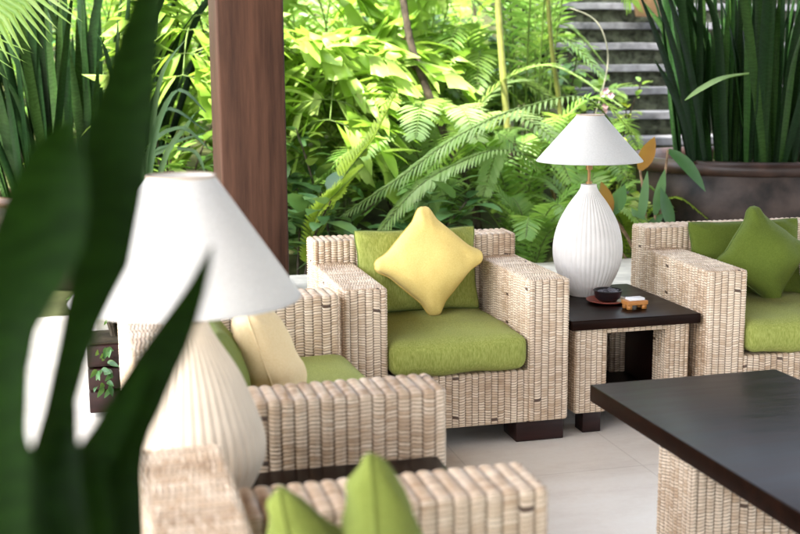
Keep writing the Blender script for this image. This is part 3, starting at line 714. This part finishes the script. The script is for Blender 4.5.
def snake_plant(loc, n, rad, hmin, hmax, label, lean=.45, w=.065, seed=1, leafm='L_sans'):
    rng = random.Random(seed); t = plant('snake_plant', loc, label, 'snake plant', 'snake plants in the planters'); loc = Vector(loc)
    for k in range(n):
        a = rng.random() * 6.283; q = rad * math.sqrt(rng.random()); h = rng.uniform(hmin, hmax); ln = lean * (q / rad) * rng.uniform(.5, 1.3) * h + rng.uniform(-.04, .06)
        p0 = loc + Vector((q * math.cos(a), q * math.sin(a), 0)); a2 = a + rng.uniform(-1.1, 1.1); d = Vector((math.cos(a2), math.sin(a2), 0))
        bend = rng.uniform(-.05, .12) * h
        mb = MB()
        blade(mb, [p0, p0 + d * ln * .25 + Vector((0, 0, h * .35)), p0 + d * ln * .6 + Vector((0, 0, h * .72)), p0 + d * (ln + bend) + Vector((0, 0, h))],
              [w * .5, w * .8, w, w * 1.02, w * .85, w * .5, .004], .5 + rng.uniform(-.35, .35), Vector((math.cos(a2 + rng.uniform(-1.2, 1.2)), math.sin(a2 + rng.uniform(-1.2, 1.2)), .1)))
        bl(mb, 'leaf', M[leafm], t)
    return t
make_pot((3.86, 6.45, 0), .72, .845, 'big dark brown clay planter behind the right armchair')
t = snake_plant((3.92, 6.45, .77), 150, .50, .8, 1.6, 'tall dark green snake plant fanning out of the planter by the steps', .27, .05, 3)
for (u1, v1, u2, v2) in ((690, 165, 638, -10), (694, 165, 652, -20), (705, 165, 662, -25), (692, 165, 655, 60)):
    mb = MB(); p, q = at(u1, v1, 6.05), at(u2, v2, 5.95); blade(mb, [p, p.lerp(q, .5) + Vector((.03, 0, .03)), q], [.03, .045, .05, .035, .004], .5, (.2, -1, .1)); bl(mb, 'leaf', M['L_sans'], t)
mb = MB(); blade(mb, [at(760, 72, 6.1), at(727, 77, 5.85), at(705, 87, 5.8), at(685, 100, 5.78)], [.02, .04, .05, .045, .004], .6, (-.3, -.4, 1)); bl(mb, 'pale_leaf', M['L_pale'], t)
make_pot((-.12, 7.50, 0), .56, .64, 'dark clay planter at the far left behind the blurred leaves')
snake_plant((-.12, 7.50, .56), 115, .46, .8, 1.7, 'banded snake plant, leaves darkened for shade, in the far left planter, beyond the front lamp', .45, .062, 9, 'L_sans2')

# ------------------------------------------------------------------ near foreground leaves
t = plant('snake_plant', Vector((-.28, .98, .5)), 'out-of-focus snake plant leaves, darkened for shade, close up at the left edge', 'snake plant')
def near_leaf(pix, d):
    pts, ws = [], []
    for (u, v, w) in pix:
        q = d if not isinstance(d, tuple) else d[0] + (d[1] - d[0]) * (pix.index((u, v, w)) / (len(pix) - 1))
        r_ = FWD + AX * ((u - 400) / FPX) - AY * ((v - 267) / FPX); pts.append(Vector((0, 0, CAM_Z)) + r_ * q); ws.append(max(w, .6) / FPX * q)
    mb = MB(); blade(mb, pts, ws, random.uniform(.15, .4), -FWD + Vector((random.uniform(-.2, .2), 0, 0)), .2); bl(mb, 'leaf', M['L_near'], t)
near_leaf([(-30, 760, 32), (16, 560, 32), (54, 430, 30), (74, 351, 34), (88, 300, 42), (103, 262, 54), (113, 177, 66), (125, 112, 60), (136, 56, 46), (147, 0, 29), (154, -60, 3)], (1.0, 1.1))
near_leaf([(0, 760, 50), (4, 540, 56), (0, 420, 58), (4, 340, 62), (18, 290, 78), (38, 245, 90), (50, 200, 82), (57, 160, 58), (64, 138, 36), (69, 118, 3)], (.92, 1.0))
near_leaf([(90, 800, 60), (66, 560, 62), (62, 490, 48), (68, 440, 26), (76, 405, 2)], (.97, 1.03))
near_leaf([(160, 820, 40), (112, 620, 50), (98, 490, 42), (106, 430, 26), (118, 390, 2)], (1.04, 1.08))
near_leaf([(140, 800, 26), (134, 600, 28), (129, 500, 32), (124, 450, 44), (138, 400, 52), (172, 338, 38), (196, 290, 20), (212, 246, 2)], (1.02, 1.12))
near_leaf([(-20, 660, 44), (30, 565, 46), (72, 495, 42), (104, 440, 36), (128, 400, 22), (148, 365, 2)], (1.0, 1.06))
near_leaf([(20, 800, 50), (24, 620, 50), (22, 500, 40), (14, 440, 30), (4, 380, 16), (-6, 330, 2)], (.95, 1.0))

# ------------------------------------------------------------------ garden
# pale arching fronds in the middle (big fern with drooping leaflets)
t = plant('arching_palm', at(640, 245, 6.9), 'pale green palm with two long fronds arching down over the middle armchair', 'palm')
mb = MB()
frond(mb, [at(600, 250, 6.95), at(622, 160, 6.9), at(590, 100, 6.7), at(525, 107, 6.5), at(460, 135, 6.4), at(400, 178, 6.3), at(345, 214, 6.2)], .17, 78, .018, .9, .9, .62, .30, .008, vee=.05)
frond(mb, [at(590, 250, 6.8), at(560, 175, 6.6), at(505, 150, 6.4), at(455, 165, 6.3), at(415, 190, 6.2), at(375, 238, 6.1)], .16, 70, .02, .8, .8, .6, .34, .007, vee=.05)
frond(mb, [at(590, 250, 6.9), at(560, 160, 6.9), at(520, 128, 6.8), at(498, 150, 6.7), at(482, 200, 6.6)], .15, 60, .022, .8, .7, .5, .45, .006)
frond(mb, [at(520, 255, 6.6), at(480, 200, 6.5), at(452, 180, 6.4), at(435, 190, 6.3), at(420, 232, 6.2)], .15, 60, .022, .9, .7, .5, .35, .006)
bl(mb, 'fronds', [M['L_pale'], M['stem']], t)
# upright feathery yellow-green fern
t = plant('feathery_fern', at(305, 262, 6.2), 'upright yellow-green feathery fern just right of the post', 'fern'); mb = MB()
for pts in ([at(306, 262, 6.2), at(325, 220, 6.2), at(345, 175, 6.2), at(372, 140, 6.25), at(394, 96, 6.3)], [at(308, 262, 6.25), at(330, 215, 6.3), at(350, 165, 6.35), at(366, 150, 6.4)], [at(306, 262, 6.2), at(318, 215, 6.15), at(340, 190, 6.1), at(362, 168, 6.1)]):
    frond(mb, pts, .10, 46, .022, .35, .9, .55, .0, .007, vee=.7)
    frond(mb, pts, .085, 40, .02, .35, .8, .45, .02, .004, vee=-.3, up=(1, 0, .3))
bl(mb, 'fronds', [M['L_yel'], M['stem']], t)
# fishtail palms
fishtail(at(330, 250, 8.2), [[at(345, 250, 8.3), at(335, 120, 8.2), at(325, 20, 8.0), at(300, -40, 7.8)], [at(345, 250, 8.3), at(330, 130, 8.1), at(310, 70, 7.7), at(290, 50, 7.3)], [at(345, 250, 8.3), at(350, 110, 8.0), at(345, 50, 7.6), at(335, 75, 7.2), at(330, 120, 7.0)], [at(350, 250, 8.3), at(375, 110, 8.3), at(400, 20, 8.2), at(430, -30, 8.2)], [at(350, 250, 8.3), at(365, 110, 8.3), at(385, 50, 8.0), at(400, 60, 7.6)]],
         'sunlit lime-green fishtail palm with ragged leaflets, right of the post', M['L_bright'], .34)
fishtail(at(190, 250, 7.8), [[at(225, 250, 7.9), at(215, 100, 7.8), at(200, 20, 7.5), at(188, 30, 7.2), at(183, 75, 7.0)], [at(225, 250, 7.9), at(222, 80, 8), at(190, -10, 7.8), at(160, -30, 7.6)], [at(225, 250, 7.9), at(235, 80, 8.0), at(260, -10, 8.0)]],
         'bright hanging fishtail palm leaves, left of the post', M['L_bright'], .34)
# broad leaves behind the middle armchair
shrub(1.02, 6.3, .75, .42, 90, M['L_broad'], 'low shrub of broad bluish leaves between post and feathery fern', .19, .62, z=.05)
shrub(1.75, 6.45, .62, .45, 90, M['L_broad'], 'low shrub of broad bluish leaves behind the yellow cushion', .20, .6, z=.05)
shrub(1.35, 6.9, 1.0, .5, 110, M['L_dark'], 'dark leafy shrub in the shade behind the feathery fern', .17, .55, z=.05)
shrub(0.75, 6.6, .95, .4, 100, M['L_broad'], 'rounded mid-green shrub against the post', .17, .62, z=.05)
shrub(0.35, 6.9, 1.25, .42, 130, M['L_fern'], 'bright small-leaved shrub left of the post beside the lamp shade', .12, .62, z=.05)
# ferns along the wall
fern_plant(2.35, 6.15, 9, .62, M['L_fern'], 'bright green fern on the wall between middle armchair and far lamp', spread=.8, rise=1.1, z=.2, leaflet=.13, var=.6)
fern_plant(2.72, 6.25, 9, .60, M['L_fern'], 'light green fern directly behind the far lamp base', spread=.8, rise=1.15, z=.2, leaflet=.12, var=.65)
fern_plant(3.02, 6.3, 8, .55, M['L_yel'], 'yellowish fern between far lamp and big planter', spread=.8, rise=1.1, z=.2, leaflet=.10, var=.5)
fern_plant(2.55, 6.9, 10, 1.0, M['L_fern'], 'tall green fern rising left of the far lamp shade', spread=.7, rise=1.25, z=.1, leaflet=.17, nl=40, var=.55)
fern_plant(1.95, 7.1, 10, 1.0, M['L_fern'], 'mid-green fern in the middle behind the pale fronds', spread=.8, rise=1.1, z=.1, leaflet=.17, nl=40)
fern_plant(1.35, 7.6, 9, 1.1, M['L_fern'], 'shaded fern low behind the feathery fern', spread=.8, rise=.9, z=.15, leaflet=.17, nl=40, var=.4)
fern_plant(3.1, 7.2, 9, .95, M['L_fern'], 'feathery green fern at the foot of the stone steps', spread=.75, rise=1.15, z=.15, leaflet=.15, nl=40, var=.6)
fern_plant(2.15, 7.5, 12, 1.25, M['L_pale'], 'big pale tree fern arching in the centre behind the yellow-green cane', spread=.9, rise=1.0, z=.35, leaflet=.20, nl=46, var=.6, w=.026)
shrub(3.42, 7.6, 1.35, .26, 110, M['L_fern'], 'upright small-leaved shrub hiding the left end of the steps', .10, .5, z=.1, var=.7)
fern_plant(1.75, 7.9, 11, 1.35, M['L_bright'], 'sunlit lime fern between fishtail palm and leaning trunk', spread=.85, rise=1.2, z=.4, leaflet=.20, nl=44, var=.5, w=.03)
fern_plant(2.75, 8.2, 11, 1.3, M['L_fern'], 'upright green fern filling the gap left of the steps', spread=.7, rise=1.4, z=.4, leaflet=.19, nl=44, var=.65, w=.026)
# areca palms
def areca(x, y, n, L, label, leafm, lean=.5, leaflet=.34, var=.5, z0=None, nl=40, w=.03):
    p0 = gpos(x, y); t = plant('areca_palm', p0, label, 'palm', 'areca palms on the bank'); mb = MB(); a0 = random.random() * 6.28
    for k in range(n):
        a = a0 + k * 2.4 + random.uniform(-.3, .3); l_ = L * random.uniform(.8, 1.15); dx, dy = math.cos(a) * lean, math.sin(a) * lean
        q = p0 + Vector((random.uniform(-.1, .1), random.uniform(-.1, .1), 0))
        frond(mb, [q, q + Vector((dx * .15, dy * .15, .5)) * l_, q + Vector((dx * .5, dy * .5, .88)) * l_, q + Vector((dx * 1.05, dy * 1.05, .98)) * l_, q + Vector((dx * 1.5, dy * 1.5, .8)) * l_], leaflet, nl, w, .7, .55, var + random.uniform(-.15, .15), .25, .008, smi=1)
    bl(mb, 'fronds', [leafm, M['stem']], t); return t
areca(2.95, 7.7, 9, 2.5, 'tall areca palm with upright fronds left of the stone steps', M['L_fern'], .24, .40, .6)
areca(2.3, 8.3, 9, 2.4, 'areca palm with dense green fronds at top centre', M['L_fern'], .3, .36, .6)
areca(1.6, 8.9, 9, 1.8, 'areca palm deep in the bank behind the pale fronds', M['L_fern'], .55, .36, .65)
areca(3.35, 8.9, 8, 2.0, 'areca palm growing beside the upper steps', M['L_fern'], .4, .34, .6)
areca(.2, 9.4, 8, 1.9, 'areca palm in the far left background', M['L_fern'], .55, .36, .6)
areca(-1.0, 9.8, 8, 1.9, 'areca palm at the far left edge of the garden', M['L_fern'], .55, .36, .6)
# stems
trunk([at(478, 224, 7.0) + Vector((0, 0, -.9)), at(478, 224, 7.0), at(455, 160, 7.05), at(425, 85, 7.1), at(408, 30, 7.2), at(396, -60, 7.3)], .028, .022, M['bark'], 'thin dark leaning trunk in the middle of the greenery')
trunk([at(522, 258, 7.2) + Vector((0, 0, -.9)), at(521, 253, 7.2), at(514, 190, 7.2), at(507, 120, 7.2), at(499, 20, 7.2), at(494, -80, 7.2)], .028, .020, M['cane'], 'yellow-green cane stem standing behind the middle armchair')
trunk([at(524, 262, 7.1) + Vector((0, 0, -.9)), at(523, 253, 7.1), at(517, 190, 7.15), at(509, 128, 7.15)], .045, .032, M['bark'], 'short black trunk beside the yellow-green cane')
trunk([at(570, 230, 7.4) + Vector((0, 0, -.9)), at(556, 205, 7.4), at(530, 160, 7.4), at(503, 116, 7.4)], .014, .010, M['bark2'], 'slanting thin brown stem left of the far lamp', rings=False)
trunk([at(412, 120, 7.9) + Vector((0, 0, -1.5)), at(412, 110, 7.9), at(405, 50, 7.9), at(402, 26, 7.9)], .06, .055, M['bark2'], 'fibrous brown palm stub behind the leaning trunk')
trunk([at(566, 250, 7.6) + Vector((0, 0, -.9)), at(566, 200, 7.6), at(560, 110, 7.6), at(551, 40, 7.5), at(545, -50, 7.4)], .022, .014, M['cane'], 'slim green cane rising behind the far lamp')
# plant with rusty leaves beside the planter
t = plant('rubber_plant', Vector((3.02, 5.98, .1)), 'small plant with one rust-orange leaf beside the big planter', 'plant')
sb, mb, m2 = MB(), MB(), MB(); p0 = t.location.copy()
for (u, v, u2, v2, L_, w_, dst, dr) in ((640, 170, 656, 132, .2, .10, m2, .1), (610, 215, 600, 175, .2, .09, m2, .1), (612, 215, 624, 185, .19, .10, mb, .1), (655, 215, 668, 150, .26, .07, mb, .2), (640, 225, 648, 165, .3, .06, mb, .1), (668, 150, 700, 172, .32, .085, mb, .8), (600, 240, 590, 205, .2, .09, mb, .2), (650, 240, 630, 200, .22, .08, mb, .3), (672, 230, 660, 180, .25, .08, mb, .2), (640, 240, 668, 205, .2, .08, mb, .2)):
    q = at(u, v, 5.95 + random.uniform(-.08, .05)); q2 = at(u2, v2, 5.9); sb.tube(spline([p0, p0.lerp(q, .6) + Vector((0, 0, .05)), q], 6), .007, 6)
    leafblade(dst, q, q2 - q, L_, w_, (-.2, -1, .3), dr, .5 + random.uniform(-.3, .3), 6, .2)
bl(sb, 'stems', M['bark2'], t); bl(mb, 'leaves', M['L_broad'], t); bl(m2, 'rust_leaves', M['L_rust'], t)
# lime shrub with pink flowers by the steps
t = shrub(3.42, 7.35, 1.12, .20, 130, M['L_lime'], 'lime-leaved shrub with small pink flowers beside the steps', .075, .55)
for k in range(5):
    q = at(608 + random.uniform(-8, 6), 102 + random.uniform(-12, 10), 7.12 + random.uniform(-.04, .04)); mb = MB()
    mb.tube([q + Vector((0, .012, 0)), q], .005, 6)
    for j in range(6): leafblade(mb, q, (math.cos(j * 1.05), -.6 + random.uniform(-.3, .3), math.sin(j * 1.05)), .026, .02, (0, -1, .2), .2)
    bl(mb, 'flower', M['petal'], t)

t = plant('dry_vine', at(580, 160, 7.3), 'thin pale vine hanging in an arc in front of the steps', 'vine'); mb = MB()
mb.tube(spline([at(574, 150, 7.3), at(590, 128, 7.25), at(604, 84, 7.2), at(608, 55, 7.2), at(602, 30, 7.2), at(590, 16, 7.25), at(570, 8, 7.3)], 24), .0045, 6); bl(mb, 'stem', M['vine'], t)
t = empty('terracotta_pot', tuple(at(650, 16, 9.35)), 0, 'beige terracotta pot standing high on the stone steps', 'pot')
# dark strap-leaved plant left of the post, behind the lamp
t = plant('strap_leaf_plant', Vector((.25, 6.6, .05)), 'plant with dark arching strap leaves behind the front lamp shade', 'plant'); mb = MB()
for (u1, v1, u2, v2, u3, v3) in ((150, 165, 175, 92, 206, 112), (150, 170, 165, 110, 205, 130), (145, 165, 178, 128, 208, 148), (150, 170, 172, 145, 206, 133), (140, 165, 120, 80, 118, 20), (135, 165, 108, 60, 95, 30), (150, 165, 160, 80, 185, 40), (145, 170, 190, 150, 206, 175), (140, 165, 128, 95, 150, 60), (160, 175, 190, 122, 202, 108)):
    Y = 6.55 + random.uniform(-.2, .2)
    blade(mb, [t.location, at(u1, v1, Y), at(u2, v2, Y - .1), at(u3, v3, Y - .25)], [.02, .03, .034, .026, .003], .5 + random.uniform(-.3, .45), (0, -.7, .7), .3)
bl(mb, 'leaves', M['L_strap'], t)
# fan palm hanging in at the top left corner
t = plant('fan_palm', Vector((-1.25, 4.5, 0)), 'pale fan palm leaf hanging into the top left corner', 'palm')
def fan(hub, tipdir, nrm, L, nseg, spread, joined=.72):
    mb = MB(); d = Vector(tipdir).normalized(); nn = Vector(nrm).normalized(); s = d.cross(nn).normalized(); nn = s.cross(d)
    for k in range(nseg):
        a0, a1 = [((k + q) / nseg - .5) * spread for q in (0, 1)]; am = (a0 + a1) / 2
        dv = lambda a: d * math.cos(a) + s * math.sin(a)
        l_ = L * (1 - .25 * (am / (spread / 2)) ** 2) * random.uniform(.93, 1.05); j = joined * L
        drp = Vector((0, 0, -.12 * L))
        mb.add([hub, hub + dv(a0) * j - nn * .0, hub + dv(am) * j + nn * .018, hub + dv(a1) * j, hub + dv(am) * l_ + drp], [(0, 2, 1), (0, 3, 2), (1, 2, 4), (2, 3, 4)], var=.5 + random.uniform(-.2, .2))
    return mb
hub = at(-70, -45, 4.2)
mb = fan(hub, at(70, -12, 4.1) - hub, (-.1, -.8, .6), .50, 30, 1.9)
bl(mb, 'leaf', M['L_pale'], t)
mb = fan(at(-90, 10, 4.3), at(30, 50, 4.2) - at(-90, 10, 4.3), (-.1, -.8, .6), .40, 9, 1.0, .35); bl(mb, 'leaf', M['L_pale'], t)
mb = MB(); mb.tube(spline([t.location, Vector((-1.2, 4.5, 1.0)), Vector((-1.0, 4.35, 1.8)), hub], 14), .016, 8); bl(mb, 'stalk', M['stem'], t)
mb = MB(); mb.tube(spline([t.location, Vector((-1.25, 4.5, .9)), at(-90, 10, 4.3)], 14), .016, 8); bl(mb, 'stalk', M['stem'], t)

shrub(.03, 4.83, .24, .10, 46, M['L_fern'], 'little green plant growing in the slatted planter box', .085, .5, cat='plant', name='potted_plant', z=.30)
t = plant('ivy_sprig', Vector((-.02, 4.69, .22)), 'green sprig hanging over the front of the slatted planter box', 'plant'); mb = MB()
for k in range(22):
    q = Vector((-.02 + random.uniform(-.03, .04), 4.69 - random.uniform(0, .03), random.uniform(.12, .30))); leafblade(mb, q, (random.uniform(-.8, .8), -.6, random.uniform(-.6, .4)), .05, .024, (random.uniform(-.6, .6), -1, .5), .8, .4 + random.uniform(-.3, .3), 4, .4)
bl(mb, 'leaves', M['L_broad'], t)
# background bushes on the bank, each its own plant
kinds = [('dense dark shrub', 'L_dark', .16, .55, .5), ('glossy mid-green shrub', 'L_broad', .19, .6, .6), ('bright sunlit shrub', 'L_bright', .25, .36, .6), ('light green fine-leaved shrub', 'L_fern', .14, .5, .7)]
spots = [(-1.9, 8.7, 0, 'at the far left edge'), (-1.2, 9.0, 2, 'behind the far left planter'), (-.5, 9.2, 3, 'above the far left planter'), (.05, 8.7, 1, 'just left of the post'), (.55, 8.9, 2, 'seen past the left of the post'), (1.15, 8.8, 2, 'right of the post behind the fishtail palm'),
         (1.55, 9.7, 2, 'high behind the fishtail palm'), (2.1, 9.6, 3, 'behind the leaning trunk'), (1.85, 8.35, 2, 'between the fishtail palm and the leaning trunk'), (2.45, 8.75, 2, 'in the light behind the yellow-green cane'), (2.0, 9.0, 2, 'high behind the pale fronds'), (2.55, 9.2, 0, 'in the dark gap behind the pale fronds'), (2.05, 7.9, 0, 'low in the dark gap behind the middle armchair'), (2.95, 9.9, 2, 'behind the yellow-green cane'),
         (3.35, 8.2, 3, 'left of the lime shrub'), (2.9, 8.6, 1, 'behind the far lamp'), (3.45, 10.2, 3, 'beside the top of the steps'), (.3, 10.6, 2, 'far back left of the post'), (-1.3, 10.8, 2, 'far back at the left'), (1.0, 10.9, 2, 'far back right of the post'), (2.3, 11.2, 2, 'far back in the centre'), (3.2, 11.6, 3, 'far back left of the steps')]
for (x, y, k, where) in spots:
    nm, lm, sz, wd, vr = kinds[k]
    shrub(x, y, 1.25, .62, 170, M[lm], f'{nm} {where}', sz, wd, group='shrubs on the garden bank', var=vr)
# far undergrowth that reads as one mass
mb = MB()
for k in range(9000):
    x, y = random.uniform(-6, 10), random.uniform(8.8, 16)
    if x > 3.4 and x < 7.4 and y < 13: continue
    z = terrain(x, y) + random.random() ** 1.5 * 1.3; a = random.random() * 6.28
    leafblade(mb, (x, y, z), (math.cos(a), math.sin(a), random.uniform(-.5, .6)), random.uniform(.12, .28), random.uniform(.05, .11), None, .6, .5 + random.uniform(-.45, .4), 2, .2)
mb.build('undergrowth', M['L_fern'], kind='stuff')
b = MB(); b.lathe([(0, 0), (.12, 0), (.17, .2), (.2, .3), (.21, .33), (.19, .34), (.17, .3), (0, .29)], 32); pt_ = [o for o in bpy.data.objects if o.name == 'terracotta_pot'][0]; b.build('vessel', M['terra'], pt_)
